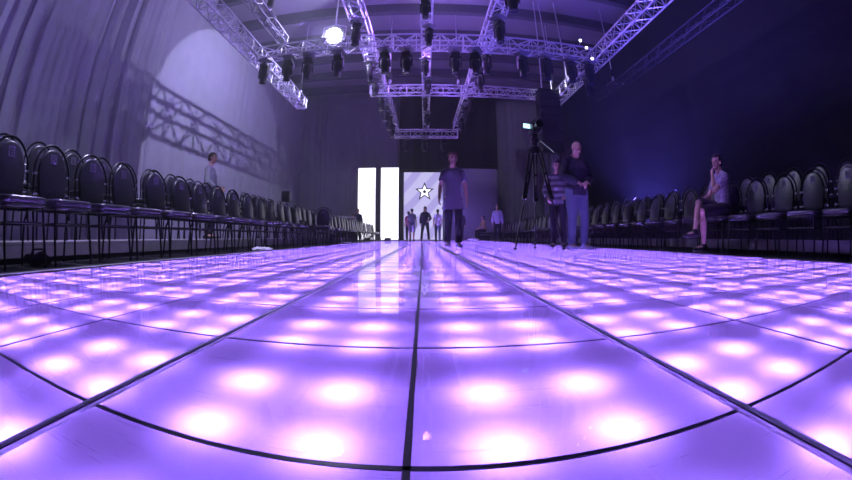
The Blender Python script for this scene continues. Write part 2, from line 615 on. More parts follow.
def make_chair(label):
    t = thing('padded_chair', label, 'chair')
    # seat: rounded cushion, front at +y
    out = []
    for cx, cy, a0 in ((.145, .145, 0), (-.145, .145, 90), (-.155, -.155, 180), (.155, -.155, 270)):
        for i in range(5):
            a = math.radians(a0 + 90 * i / 4)
            out.append((cx + .075 * math.cos(a), cy + .075 * math.sin(a)))
    MB().prism(out, .055, Matrix.Translation((0, 0, .445)), .02, 3).build('seat', M['vinyl_seat'], t)
    fr = [(x * .97, y * .97, .408) for x, y in out]
    MB().tube(fr, .011, 6, True).build('seat_frame', M['black_metal'], t)
    tilt = Matrix.Translation((0, -.205, .44)) @ Matrix.Rotation(math.radians(8), 4, 'X')
    up = tilt @ Matrix.Rotation(PI / 2, 4, 'X')

    def P(x, z, yy=0.0):
        return tilt @ Vector((x, yy, z))
    MB().prism(arch(.335, .055, .475), .05, up, .02, 3).build('back_cushion', M['vinyl'], t)
    loop = [P(.215, -.10), P(.215, .1), P(.215, .22)]
    for i in range(1, 14):
        a = PI * i / 14
        loop.append(P(.215 * math.cos(a), .265 + .245 * math.sin(a)))
    loop += [P(-.215, .22), P(-.215, .1), P(-.215, -.10)]
    MB().tube(loop, .0115, 7).build('back_frame', M['black_metal'], t)
    for s in (-1, 1):
        for z in (.10, .26):
            MB().tube([P(s * .165, z), P(s * .215, z)], .009, 6).tube([P(s * .215, z - .012), P(s * .215, z + .012)], .0145, 7).build('chrome_clip', M['chrome'], t)
        MB().tube([(s * .185, .165, .42), (s * .195, .185, .2), (s * .20, .195, .004)], .0115, 7).build('leg', M['black_metal'], t)
        MB().tube([P(s * .215, -.06), (s * .20, -.215, .33), (s * .185, -.25, .004)], .0115, 7).build('leg', M['black_metal'], t)
    MB().tube([(-.19, .18, .30), (.19, .18, .30)], .008, 6).tube([(-.195, -.22, .30), (.195, -.22, .30)], .008, 6).tube([(-.19, .18, .30), (-.195, -.22, .30)], .008, 6).tube([(.19, .18, .30), (.195, -.22, .30)], .008, 6).build('stretcher', M['black_metal'], t)
    # seat number patch
    stk = MB().box(P(0, .385, .0262), (.075, .003, .08), Matrix.Rotation(math.radians(8), 3, 'X')).build('number_patch', M['sticker'], t, False)
    ink = MB()
    R8 = Matrix.Rotation(math.radians(8), 3, 'X')
    for x, z, sx, sz in ((.016, .385, .009, .052), (.002, .407, .026, .009), (.004, .385, .022, .009), (.002, .363, .026, .009), (-.02, .385, .008, .05)):
        ink.box(P(x, z, .0284), (sx, .0016, sz), R8)
    ink.build('patch_print', M['ink'], stk, False)
    return t


chair0 = make_chair('x')
remember(chair0)
first_chair = [True]


def place_chair(loc, rz, label, group):
    if first_chair[0]:
        first_chair[0] = False
        chair0.location, chair0.rotation_euler = loc, (0, 0, rz)
        chair0['label'], chair0['group'] = label, group
        return chair0
    far = loc[1] > 11
    return dup(chair0, loc, rz, label, group, ('chrome_clip', 'number_patch', 'stretcher') if far else ())


rc = random.Random(11)
RISER = .178
XL1, XL2, XR1, XR2 = -2.72, -3.42, 3.87, 4.55
n = 0
for i in range(42):
    y = 1.30 + .515 * i
    rz = -PI / 2 + rc.uniform(-.05, .05)
    loc = (XL1 + rc.uniform(-.02, .02), y + rc.uniform(-.015, .015), 0)
    if i == 15:
        loc, rz = (-2.46, 9.05, 0), PI + .15
    lab = 'black oval-backed chair, %s from the near end of the front row, left side' % ordinal(i + 1)
    if i == 15:
        lab = 'black oval-backed chair turned to face the camera, out of line, left front row'
    place_chair(loc, rz, lab, 'chairs in the front row left of the lit floor')
for i in range(32):
    y = 1.52 + .515 * i
    place_chair((XL2 + rc.uniform(-.02, .02), y + rc.uniform(-.012, .012), RISER), -PI / 2 + rc.uniform(-.05, .05),
                'black oval-backed chair on the left riser, %s from its near end' % ordinal(i + 1), 'chairs on the riser left of the lit floor')
for i in range(40):
    y = 1.72 + .515 * i
    place_chair((XR1 + rc.uniform(-.02, .02), y + rc.uniform(-.015, .015), 0), PI / 2 + rc.uniform(-.06, .06),
                'black oval-backed chair, %s from the near end of the front row, right side' % ordinal(i + 1), 'chairs in the front row right of the lit floor')
for i in range(40):
    y = 1.98 + .515 * i
    place_chair((XR2 + rc.uniform(-.02, .02), y + rc.uniform(-.012, .012), RISER), PI / 2 + rc.uniform(-.05, .05),
                'black oval-backed chair on the right riser, %s from its near end' % ordinal(i + 1), 'chairs on the riser right of the lit floor')


def riser(label, x0, x1, y0, y1, side):
    t = thing('seating_riser', label, 'platform', ((x0 + x1) / 2, (y0 + y1) / 2, 0))
    W, D = x1 - x0, y1 - y0
    MB().rbox((0, 0, RISER - .0165), (W, D, .03), .004, 1).build('deck', M['wood'], t)
    MB().rbox((side * (W / 2 - .012), 0, .098), (.024, D, .10), .003, 1).build('fascia', M['wood'], t)
    k = int(D / 2.4)
    for i in range(k + 1):
        MB().box((side * (W / 2 - .08), -D / 2 + .06 + i * (D - .12) / k, .074), (.05, .05, .148)).build('leg', M['black_metal'], t)
        MB().box((-side * (W / 2 - .08), -D / 2 + .06 + i * (D - .12) / k, .074), (.05, .05, .148)).build('leg', M['black_metal'], t)
    return t


riser('long low plywood riser carrying the back chair row, left of the lit floor', -4.9, -3.13, -.5, 17.9, 1)
riser('long low plywood riser carrying the back chair row, right of the lit floor', 4.26, 6.0, -.5, 22.4, -1)

# ------------------------------------------------------------------ trusses


def truss(name, label, p0, p1, s=.40, m='alu', step=.42, rc_=.029, rb=.016, group='aluminium lighting trusses'):
    p0, p1 = Vector(p0), Vector(p1)
    t = thing(name, label, 'truss', p0, 0, group)
    d = p1 - p0
    Ld = d.length
    u = d.normalized()
    x, y_ = frame_of(u)
    cor = [x * (a * s / 2) + y_ * (b_ * s / 2) for a, b_ in ((-1, -1), (1, -1), (1, 1), (-1, 1))]
    for c in cor:
        MB().tube([c, d + c], rc_, 7).build('chord', M[m], t)
    br = MB()
    k = max(2, int(Ld / step))
    for f in range(4):
        A, B = cor[f], cor[(f + 1) % 4]
        for i in range(k):
            a0, a1 = u * (Ld * i / k), u * (Ld * (i + 1) / k)
            if (i + f) % 2 == 0:
                br.tube([A + a0, B + a1], rb, 5, caps=False)
            else:
                br.tube([B + a0, A + a1], rb, 5, caps=False)
            if i % 2 == 0:
                br.tube([A + a0, B + a0], rb, 5, caps=False)
        br.tube([A + d, B + d], rb * 1.6, 5, caps=False)
        br.tube([A, B], rb * 1.6, 5, caps=False)
    br.build('bracing', M[m], t)
    return t


ZTR = 6.0
truss('lighting_truss', 'long outer lighting truss over the left chairs, its far end brightly lit', (-5.36, 4.0, ZTR), (-5.3, 15.3, ZTR), .42, step=.34)
truss('lighting_truss', 'outer lighting truss over the right chairs, running away from the camera', (5.62, 4.0, ZTR), (5.56, 15.3, ZTR), .42, step=.34)
truss('lighting_truss', 'inner lighting truss just left of the middle one, running away', (-1.95, 4.0, ZTR + .42), (-1.62, 20.8, ZTR + .42))
truss('lighting_truss', 'middle lighting truss running away over the centre seam', (.06, 4.0, ZTR + .42), (.12, 20.8, ZTR + .42), .3)
truss('lighting_truss', 'inner lighting truss just right of the middle one, running away', (2.1, 4.0, ZTR + .42), (1.85, 20.8, ZTR + .42))
truss('lighting_truss', 'near cross truss spanning the hall, hung with moving heads', (-5.08, 10.3, ZTR), (5.34, 10.3, ZTR), .40, step=.34)
truss('lighting_truss', 'second cross truss, bare and pale, beyond the near one', (-2.1, 14.3, ZTR), (4.7, 14.3, ZTR), .34, step=.34)
truss('lighting_truss', 'short farthest cross truss over the screens', (-1.62, 20.9, ZTR), (1.9, 20.9, ZTR), .40)
truss('lighting_truss', 'slim violet truss between the outer left and inner left ones', (-4.62, 4.0, ZTR + .45), (-4.45, 10.3, ZTR + .45), .28, 'alu_dull')
truss('lighting_truss', 'dim truss high by the dark right wall', (7.38, 4.0, ZTR), (7.38, 14.0, ZTR), .3, 'alu_shaded')


def make_mover(label):
    t = thing('moving_head_light', label, 'stage light')
    MB().rbox((0, 0, -.08), (.23, .21, .10), .03).build('base_box', M['black_plastic'], t)
    MB().box((0, 0, .0), (.12, .08, .08)).box((0, 0, .045), (.33, .33, .02)).build('hook_clamp', M['alu_dull'], t)
    for s in (-1, 1):
        MB().rbox((s * .135, 0, -.25), (.032, .11, .26), .014).build('yoke_arm', M['black_plastic'], t)
    MB().rbox((0, 0, -.145), (.28, .12, .04), .014).build('yoke_bridge', M['black_plastic'], t)
    hd = MB().lathe([(.02, -.17), (.07, -.178), (.105, -.22), (.116, -.29), (.112, -.36), (.095, -.42), (.085, -.46), (.092, -.49), (.092, -.52), (.08, -.525)], n=18).build('lamp_head', M['black_plastic'], t)
    MB().lathe([(.079, -.523), (.06, -.529), (.0, -.534)], n=18).build('lens', M['lens'], hd)
    return t


mover0 = make_mover('x')
remember(mover0)
used = [False]


def mover(x, y, z, rz, label, grp):
    if not used[0]:
        used[0] = True
        mover0.location, mover0.rotation_euler = (x, y, z), (0, 0, rz)
        mover0['label'], mover0['group'] = label, grp
        mover0.scale = (1.2, 1.2, 1.42)
        return mover0
    return dup(mover0, (x, y, z), rz, label, grp)


G1 = 'moving heads under the near cross truss'
near = [-4.98, -4.15, -3.5, -2.55, -1.14, -.5, .92, 1.52, 2.95, 3.74, 4.55, 5.2]
for i, x in enumerate(near):
    mover(x, 10.3, ZTR - .31, rc.uniform(-.5, .5), 'black moving head light under the near cross truss, %s from its left end' % ordinal(i + 1), G1)
for nm, x0, x1, ys in (('inner left', -1.95, -1.62, (9.2, 12.0, 13.2, 14.9, 16.4, 17.9, 19.3)), ('middle', .06, .12, (8.2, 9.7, 11.9, 13.6, 15.6, 17.8)), ('inner right', 2.1, 1.85, (7.4, 9.0, 11.2, 12.6, 15.0, 16.5, 18.2))):
    for i, y in enumerate(ys):
        x = x0 + (x1 - x0) * (y - 4) / 16.8
        if nm == 'middle':
            x += .06 if i % 2 else -.04
        mv = mover(x, y, ZTR + .42 - (.243 if nm == 'middle' else .309), rc.uniform(0, 3), 'black moving head light under the %s truss, %s from the camera' % (nm, ordinal(i + 1)), 'moving heads under the %s truss' % nm)
        if nm == 'middle':
            mv.scale = (.9, .9, 1.15)
mover(5.59, 11.3, ZTR - .318, .3, 'black moving head light under the outer right truss', 'moving heads under the outer right truss')
for i, x in enumerate((-.95, .05, 1.1)):
    mover(x, 20.9, ZTR - .309, .2, 'small black moving head light under the farthest truss, %s from its left' % ordinal(i + 1), 'moving heads under the farthest cross truss')

# flood light that blazes into the lens
f = thing('flood_light', 'blazing white floodlight hung above the near cross truss', 'stage light', FLOOD)
aim = Matrix.Rotation(math.radians(-68), 3, 'X')
MB().lathe([(.14, .30), (.28, .24), (.37, .06), (.39, 0.0)], rot=aim, n=24).build('reflector_housing', M['black_plastic'], f)
MB().lathe([(.37, 0.012), (.2, -.02), (.0, -.04)], rot=aim, n=24).build('lamp_glass', M['flood'], f)
MB().tube([(-.42, .02, .0), (-.42, .1, .44), (0, .1, .56), (.42, .1, .44), (.42, .02, .0)], .018, 7).build('hanging_bracket', M['alu'], f)
MB().tube([(0, .1, .55), (0, .1, 2.62)], .03, 8).build('drop_pole', M['alu'], f)

# small bright lamps at the right end of the near truss
for i, (x, z, nm) in enumerate(((4.88, 6.36, 'highest'), (5.06, 6.12, 'middle'), (5.20, 5.74, 'lowest'))):
    t = thing('par_can', 'tiny glaring lamp at the near cross truss right end, %s of three' % nm, 'stage light', (x, 9.98, z), 0, 'tiny glaring lamps by the right truss end')
    MB().lathe([(.03, .12), (.05, .1), (.055, 0), (.05, 0)], rot=aim, n=14).build('can_body', M['black_metal'], t)
    MB().lathe([(.05, .0), (.0, -.01)], rot=aim, n=14).build('lamp_glass', M['spark'], t)
    MB().tube([(0, .05, .05), (0, .14, .03 if z < 6.3 else -.16)], .014, 6).build('bracket', M['alu'], t)

# hanging chains / rods
hung = (('thin steel drop rod from ceiling to the second cross truss, left one', -1.35, 14.3, 9.99, ZTR + .16),
        ('thin steel drop rod from ceiling to the second cross truss, right one', 1.35, 14.3, 9.99, ZTR + .16),
        ('steel hoist chain holding the outer left truss near its far end', -5.30, 15.0, 9.99, ZTR + .22),
        ('steel hoist chain holding the outer right truss near its far end', 5.56, 14.9, 9.99, ZTR + .20),
        ('drop rod holding the dim truss by the right wall', 7.38, 12.6, 9.99, ZTR + .17),
        ('drop rod holding the slim violet truss', -4.5, 8.9, 9.99, ZTR + .59))
for lab, x, y, za, zb in hung:
    t = thing('hoist_chain', lab, 'chain', (x, y, zb), 0, 'hoist chains and drop rods')
    MB().tube([(0, 0, 0), (0, 0, za - zb)], .02, 6).build('chain_line', M['alu'], t)
    MB().box((0, 0, .012), (.44, .44, .024)).build('spreader_plate', M['alu_dull'], t)
    MB().rbox((0, 0, .5), (.16, .16, .3), .02).build('hoist_motor', M['black_plastic'], t)
    MB().tube([(0, 0, .35), (.06, 0, .25), (0, 0, .15), (-.05, 0, .22)], .02, 6).build('hook', M['alu'], t)

# loudspeaker column
pa = thing('loudspeaker_column', 'tall black hanging loudspeaker column beyond the tripod', 'loudspeaker', (4.6, 13.0, 3.25))
for k in range(7):
    cab = MB().rbox((0, 0, .17 + k * .335), (.82, .55, .32), .03).build('cabinet', M['black_plastic'], pa)
    MB().box((0, -.277, .17 + k * .335), (.74, .012, .26)).build('grille', M['black_drape'], cab)
MB().rbox((0, 0, 2.40), (.80, .5, .07), .015).build('flying_frame', M['black_metal'], pa)
for x in (-.2, .2):
    MB().tube([(x, 0, 2.4), (x * .5, 0, 6.7)], .022, 6).build('hoist_cable', M['alu'], pa)
t = thing('drop_arm', 'thin white drop arm right of the loudspeaker column cables', 'rod', (5.45, 12.9, 6.2))
MB().tube([(0, 0, .08), (-.1, 0, 3.75)], .03, 7).build('arm_tube', M['alu'], t)
MB().rbox((.05, 0, .04), (.26, .14, .08), .02).build('arm_plate', M['white'], t)

# the speaker on a pole behind the left chairs
t = thing('pole_speaker', 'small black loudspeaker box on a pole behind the left chairs', 'loudspeaker', (-4.75, 12.6, RISER))
MB().rbox((0, 0, 1.44), (.30, .26, .36), .02).build('speaker_box', M['black_plastic'], t)
MB().tube([(0, 0, .01), (0, 0, 1.3)], .02, 8).build('pole', M['black_metal'], t)
for a in (0, 2.1, 4.2):
    MB().tube([(0, 0, .55), (.32 * math.cos(a), .32 * math.sin(a), .014)], .012, 6).build('leg', M['black_metal'], t)

# barrier
for i, (x0, x1, y, lab) in enumerate(((-4.5, -3.3, 18.45, 'white crowd barrier rail before the seated pair at the far left'), (-5.9, -5.2, 18.9, 'short white rail behind the far left chairs'))):
    t = thing('barrier_rail', lab, 'barrier', ((x0 + x1) / 2, y, 0.0))
    W = x1 - x0
    MB().tube([(-W / 2, 0, 1.18), (W / 2, 0, 1.18)], .028, 8).build('top_rail', M['white'], t)
    for s in (-1, 1):
        MB().tube([(s * W / 2, 0, .008), (s * W / 2, 0, 1.18)], .026, 8).build('post', M['white'], t)
        MB().rbox((s * W / 2, 0, .01), (.08, .5, .02), .005).build('foot', M['white'], t)
    MB().tube([(-W / 2, 0, .6), (W / 2, 0, .6)], .02, 8).build('mid_rail', M['white'], t)

# ------------------------------------------------------------------ tripod with a video camera
TX, TY = 1.86, 6.1
t = thing('camera_tripod', 'tall black camera tripod standing on the lit floor', 'tripod', (TX, TY, 0))
MB().lathe([(.06, 1.60), (.085, 1.63), (.085, 1.70), (.05, 1.74), (.05, 1.80)], n=16).build('crown', M['black_metal'], t)
for a in (-2.75, -.45, 1.35):
    dx, dy = math.cos(a), math.sin(a)
    R0, R1, R2 = .07, .25, .45
    A = Vector((dx * R0, dy * R0, 1.66))
    B = Vector((dx * R1, dy * R1, .85))
    E_ = Vector((dx * R2, dy * R2, .012))
    sx, _ = frame_of(B - A)
    g = MB()
    for s in (-1, 1):
        g.tube([A + sx * s * .03, B + sx * s * .022], .015, 7)
    lg = g.build('leg', M['black_metal'], t)
    MB().tube([A.lerp(B, .7), E_], .013, 7).build('lower_tube', M['black_metal'], lg)
    MB().rbox(B, (.08, .08, .07), .015).build('clamp_collar', M['black_plastic'], lg)
    MB().rbox(A.lerp(B, .5), (.06, .06, .04), .01).build('bridge_block', M['black_plastic'], lg)
    MB().ball(E_ + Vector((0, 0, .012)), (.03, .03, .022)).build('rubber_foot', M['black_plastic'], lg)
MB().rbox((0, 0, 1.83), (.13, .12, .08), .02).rbox((0, 0, 1.90), (.10, .14, .06), .015).build('fluid_head', M['black_metal'], t)
MB().tube([(.05, -.02, 1.86), (.20, -.30, 1.60), (.22, -.36, 1.55)], .011, 7).build('pan_handle', M['black_metal'], t)
t = thing('video_camera', 'black video camera with a glowing blue monitor on top of the tripod', 'camera', (TX, TY, 1.932), PI)
MB().rbox((0, 0, .10), (.13, .32, .15), .02).build('camera_body', M['black_plastic'], t)
MB().lathe([(.04, .0), (.05, .01), (.05, .13), (.065, .15), (.065, .21), (.055, .21)], (0, .15, .10), 18, Matrix.Rotation(-PI / 2, 3, 'X')).build('lens_barrel', M['black_metal'], t)
MB().tube([(0, -.12, .17), (0, -.1, .24), (0, .1, .25), (0, .13, .17)], .015, 7).build('top_handle', M['black_plastic'], t)
mo = MB().rbox((.135, .02, .14), (.155, .02, .10), .006, rot=Matrix.Rotation(.25, 3, 'Z')).build('flip_monitor', M['black_plastic'], t)
MB().box(Vector((.135, .02, .14)) + Matrix.Rotation(.25, 3, 'Z') @ Vector((0, .0115, 0)), (.135, .003, .082), Matrix.Rotation(.25, 3, 'Z')).build('monitor_picture', M['monitor'], mo, False)
MB().lathe([(.02, 0), (.022, .2), (.012, .22)], (-.05, .02, .22), 10, Matrix.Rotation(-PI / 2, 3, 'X')).build('microphone', M['black_plastic'], t)
MB().rbox((-.12, -.10, .17), (.10, .09, .08), .015).build('viewfinder', M['black_plastic'], t)

# ------------------------------------------------------------------ people


def remesh(bm, vox, smooth=2):
    me = bpy.data.meshes.new('tmp')
    bm.to_mesh(me)
    bm.free()
    o = bpy.data.objects.new('tmp', me)
    C.objects.link(o)
    r = o.modifiers.new('r', 'REMESH')
    r.mode = 'VOXEL'
    r.voxel_size = vox
    s = o.modifiers.new('s', 'SMOOTH')
    s.factor = .5
    s.iterations = smooth
    dg = bpy.context.evaluated_depsgraph_get()
    dg.update()
    out = bpy.data.meshes.new_from_object(o.evaluated_get(dg))
    bpy.data.objects.remove(o)
    bpy.data.meshes.remove(me)
    return out


def body_part(name, mb, m, parent, vox, smooth=2):
    bmesh.ops.recalc_face_normals(mb.bm, faces=list(mb.bm.faces))
    me = remesh(mb.bm, vox, smooth)
    me.name = name
    me.materials.clear()
    me.materials.append(m)
    for p in me.polygons:
        p.use_smooth = True
    o = bpy.data.objects.new(name, me)
    C.objects.link(o)
    if parent:
        o.parent = parent
    return o


def V(*a):
    return Vector(a)


REST = {
    'pelvis': V(0, 0, .93), 'waist': V(0, .005, 1.07), 'chest': V(0, .0, 1.27), 'upper': V(0, -.015, 1.39), 'neck0': V(0, -.02, 1.455), 'neck1': V(0, 0, 1.53), 'head': V(0, .02, 1.635),
    'sh_l': V(-.168, -.015, 1.378), 'el_l': V(-.225, -.03, 1.12), 'wr_l': V(-.235, .05, .875),
    'sh_r': V(.168, -.015, 1.378), 'el_r': V(.225, -.03, 1.12), 'wr_r': V(.235, .05, .875),
    'hip_l': V(-.09, 0, .91), 'kn_l': V(-.10, .02, .50), 'an_l': V(-.105, -.015, .085), 'toe_l': V(-.125, .16, .03),
    'hip_r': V(.09, 0, .91), 'kn_r': V(.10, .02, .50), 'an_r': V(.105, -.015, .085), 'toe_r': V(.125, .16, .03),
}


def hand(mb, wr, el, side, curl=.45, palm_n=None):
    d = (wr - el).normalized()
    inward = palm_n if palm_n is not None else V(-side, 0, 0)
    n_ = (inward - d * inward.dot(d)).normalized()         # the way the palm faces
    s_ = d.cross(n_)
    if s_.y < 0 and abs(s_.y) > .2:
        s_ = -s_
    rot = Matrix((s_, d, n_)).transposed()
    mb.rbox(wr + d * .05, (.080, .095, .030), .013, 2, rot)
    for k, (off, ln) in enumerate(((.030, .070), (.010, .080), (-.010, .074), (-.029, .058))):
        b0 = wr + d * .085 + s_ * off
        c = curl + .05 * k
        j1 = b0 + (d * math.cos(c * .5) + n_ * math.sin(c * .5)) * ln * .5
        j2 = j1 + (d * math.cos(c * 1.2) + n_ * math.sin(c * 1.2)) * ln * .32
        j3 = j2 + (d * math.cos(c * 1.9) + n_ * math.sin(c * 1.9)) * ln * .26
        mb.tube([b0 - d * .015, j1, j2, j3], [.0098, .0092, .0085, .0072], 7)
        mb.ball(j3, .0072, 7)
    b0 = wr + d * .022 + s_ * .034
    j1 = b0 + (d * .55 + s_ * .62 + n_ * .35).normalized() * .040
    j2 = j1 + (d * .85 + s_ * .25 + n_ * .45).normalized() * .034
    mb.tube([b0, j1, j2], [.0135, .011, .0085], 7)
    mb.ball(j2, .0085, 7)


def lerp(a, b_, t_):
    return a + (b_ - a) * t_


def person(label, loc, rotz, H=1.75, pose=None, top=None, bottom=None, hair='short', hair_m=None, sleeve='short', legs='long', head_rot=(0, 0), shoe_m=None, build_=1.0,
           palm=None, curl=.45, skirt=False, vox=.0085, coat=0.0):
    J = {k: v.copy() for k, v in REST.items()}
    for k, v in (pose or {}).items():
        J[k] = V(*v)
    root = None
    S = H / 1.75
    bw = build_
    # --- the body: one continuous skin
    mb = MB()
    mb.tube([lerp(J['pelvis'], J['waist'], -.7), J['pelvis'], J['waist'], J['chest'], J['upper'], J['neck0'], J['neck1'], lerp(J['neck1'], J['head'], .5)],
            [(.10, .09), (.150 * bw, .110 * bw), (.130 * bw, .098 * bw), (.155 * bw, .115 * bw), (.135 * bw, .095), (.068, .064), (.054, .057), (.052, .058)], 16)
    for s in ('l', 'r'):
        sg = -1 if s == 'l' else 1
        sh, el, wr = J['sh_' + s], J['el_' + s], J['wr_' + s]
        mb.ball(sh, .054 * bw)
        mb.tube([J['neck0'] + V(sg * .02, 0, .03), lerp(J['neck0'], sh, .55) + V(0, 0, .012), sh], [.045, .050, .046], 10)
        mb.tube([lerp(J['upper'], sh, .3), sh, lerp(sh, el, .35), el, lerp(el, wr, .3), wr, wr + (wr - el).normalized() * .02], [.06, .056, .050 * bw, .040, .042, .027, .026], 10)
        mb.ball(el, .041)
        hand(mb, wr, el, sg, curl, palm.get(s) if palm else None)
        hp, kn, an, toe = J['hip_' + s], J['kn_' + s], J['an_' + s], J['toe_' + s]
        mb.ball(hp, .092 * bw)
        mb.tube([hp, lerp(hp, kn, .4), kn, lerp(kn, an, .3), lerp(kn, an, .75), an], [.090 * bw, .078 * bw, .056, .058, .042, .037], 12)
        mb.ball(kn, .057)
        mb.tube([an + V(0, 0, -.02) + (an - toe).normalized() * .03, an + V(0, 0, -.035), lerp(an, toe, .6), toe], [.036, .040, (.042, .032), (.036, .022)], 10)
    hy, hp_ = head_rot
    HR = Matrix.Rotation(hy, 3, 'Z') @ Matrix.Rotation(hp_, 3, 'X')
    hc = J['head']

    def hh(x, y, z):
        return hc + HR @ V(x, y, z)
    mb.ball(hh(0, -.005, .03), (.076, .096, .092), 16, HR)
    mb.ball(hh(0, .018, -.035), (.060, .072, .082), 14, HR)
    mb.ball(hh(0, .062, -.088), (.030, .024, .022), 10, HR)
    mb.tube([hh(0, .084, .018), hh(0, .104, -.022), hh(0, .088, -.034)], [.009, .015, .011], 7)
    for sg in (-1, 1):
        mb.ball(hh(sg * .078, -.005, -.005), (.010, .020, .032), 8, HR)
        mb.ball(hh(sg * .034, .078, .028), (.020, .012, .008), 8, HR)
    root = body_part('person', mb, M['skin'], None, vox)
    root['label'], root['category'] = label, 'person'
    # --- face
    for sg in (-1, 1):
        MB().ball(hh(sg * .031, .083, .010), (.013, .009, .008), 8, HR).build('eye', M['eye'], root)
    MB().ball(hh(0, .088, -.058), (.024, .009, .007), 8, HR).build('mouth', M['lip'], root)
    # --- hair
    hm = hair_m or M['hair']
    if hair != 'bald':
        hb = MB()
        hb.ball(hh(0, -.014, .045), (.084, .100, .090), 16, HR)
        if hair == 'short':
            hb.ball(hh(0, -.045, .0), (.080, .068, .075), 12, HR)
        elif hair == 'full':
            for k in range(11):
                a = k / 11 * 2 * PI
                hb.ball(hh(.062 * math.cos(a), -.03 + .06 * math.sin(a), .085 + .012 * math.sin(3 * a)), .042, 8)
            hb.ball(hh(0, -.05, -.01), (.088, .066, .095), 12, HR)
        elif hair == 'long':
            hb.tube([hh(0, -.045, .05), hh(0, -.07, -.06), hh(0, -.085, -.2)], [(.085, .06), (.09, .055), (.06, .03)], 12)
        elif hair == 'bun':
            hb.ball(hh(0, -.045, .0), (.080, .068, .08), 12, HR)
            hb.ball(hh(0, -.09, .10), .045, 10)
        # cut the face free
        bm = hb.bm
        HI = HR.transposed()
        me = remesh(bm, .010, 2)
        b2 = bmesh.new()
        b2.from_mesh(me)
        bpy.data.meshes.remove(me)
        kill = []
        for v in b2.verts:
            q = HI @ (v.co - hc)
            if q.y > .030 and q.z < .070 - .0 * q.y and abs(q.x) < .2:
                kill.append(v)
        bmesh.ops.delete(b2, geom=kill, context='VERTS')
        me = bpy.data.meshes.new('hair')
        b2.to_mesh(me)
        b2.free()
        link('hair', me, hm, root)
    # --- top garment
    e = .016
    mb = MB()
    hem = -.55
    mb.tube([lerp(J['pelvis'], J['waist'], hem + coat * -1.0), J['pelvis'], J['waist'], J['chest'], J['upper'], lerp(J['upper'], J['neck0'], .75), J['neck0'] + (J['neck1'] - J['neck0']) * .1],
            [((.158 + coat * .06) * bw + e, (.120 + coat * .06) * bw + e), (.158 * bw + e, .120 * bw + e), (.142 * bw + e, .110 * bw + e), (.158 * bw + e, .120 * bw + e), (.130 * bw + e, .095 + e), (.075 + e, .068 + e), (.070 + e * .5, .066 + e * .5)], 18)
    for s in ('l', 'r'):
        sh, el, wr = J['sh_' + s], J['el_' + s], J['wr_' + s]
        mb.ball(sh, .054 * bw + e)
        mb.tube([lerp(J['neck0'], sh, .30) + V(0, 0, .012), lerp(J['neck0'], sh, .55) + V(0, 0, .012), sh], [.046 + e, .050 + e, .046 + e], 10)
        if sleeve == 'short':
            mb.tube([lerp(J['upper'], sh, .3), sh, lerp(sh, el, .62)], [.064 + e, .054 + e, .050 + e], 12)
        elif sleeve == 'long':
            mb.tube([lerp(J['upper'], sh, .3), sh, lerp(sh, el, .5), el, lerp(el, wr, .5), lerp(el, wr, .93)], [.066 + e, .062 + e, .056 + e, .050 + e, .046 + e, .036 + e], 12)
            mb.ball(el, .050 + e)
    body_part('shirt', mb, top, root, vox * 1.2)
    # --- legwear
    if bottom:
        mb = MB()
        mb.tube([lerp(J['pelvis'], J['waist'], -.75), lerp(J['pelvis'], J['waist'], -.3), lerp(J['pelvis'], J['waist'], .35)], [(.13 * bw + e, .10 * bw + e), (.155 * bw + e * .7, .112 * bw + e * .7), (.145 * bw + e * .5, .105 * bw + e * .5)], 16)
        for s in ('l', 'r'):
            hp, kn, an = J['hip_' + s], J['kn_' + s], J['an_' + s]
            mb.ball(hp, (.098 * bw + e * .6) * (.80 if coat else 1))
            if legs == 'long':
                mb.tube([hp, lerp(hp, kn, .45), kn, lerp(kn, an, .4), lerp(kn, an, .97)], [(.094 * bw + e * .6) * (.88 if coat else 1), .080 * bw + e * .8, .058 + e * .8, .052 + e, .046 + e], 12)
                mb.ball(kn, .058 + e * .8)
            else:
                mb.tube([hp, lerp(hp, kn, .45), lerp(hp, kn, .98)], [.096 * bw + e * .6, .088 * bw + e, .078 + e], 12)
        body_part({'long': 'trousers', 'shorts': 'shorts', 'skirt': 'skirt'}[legs], mb, bottom, root, vox * 1.2)
    for s in ('l', 'r'):
        an, toe = J['an_' + s], J['toe_' + s]
        f_ = (toe - an)
        f_.z = 0 if abs(f_.z) < .12 else f_.z
        f_.normalize()
        zb = V(0, 0, 1) if abs(f_.z) < .5 else (V(0, 0, 1) - f_ * f_.z).normalized()
        heel = an - f_ * .055 - zb * .052
        mb = MB()
        mb.tube([heel, an - zb * .045, lerp(an - zb * .05, toe, .55), toe + f_ * .01], [(.040, .036), (.048, .046), (.050, .036), (.042, .026)], 12)
        mb.ball(toe + f_ * .01, (.042, .042, .026))
        mb.ball(heel, (.04, .04, .034))
        mb.ball(an - zb * .01, (.048, .05, .05))
        body_part('shoe', mb, shoe_m or M['black_plastic'], root, .009)
    root.scale = (S, S, S)
    root.location = loc
    root.rotation_euler = (0, 0, rotz)
    return root


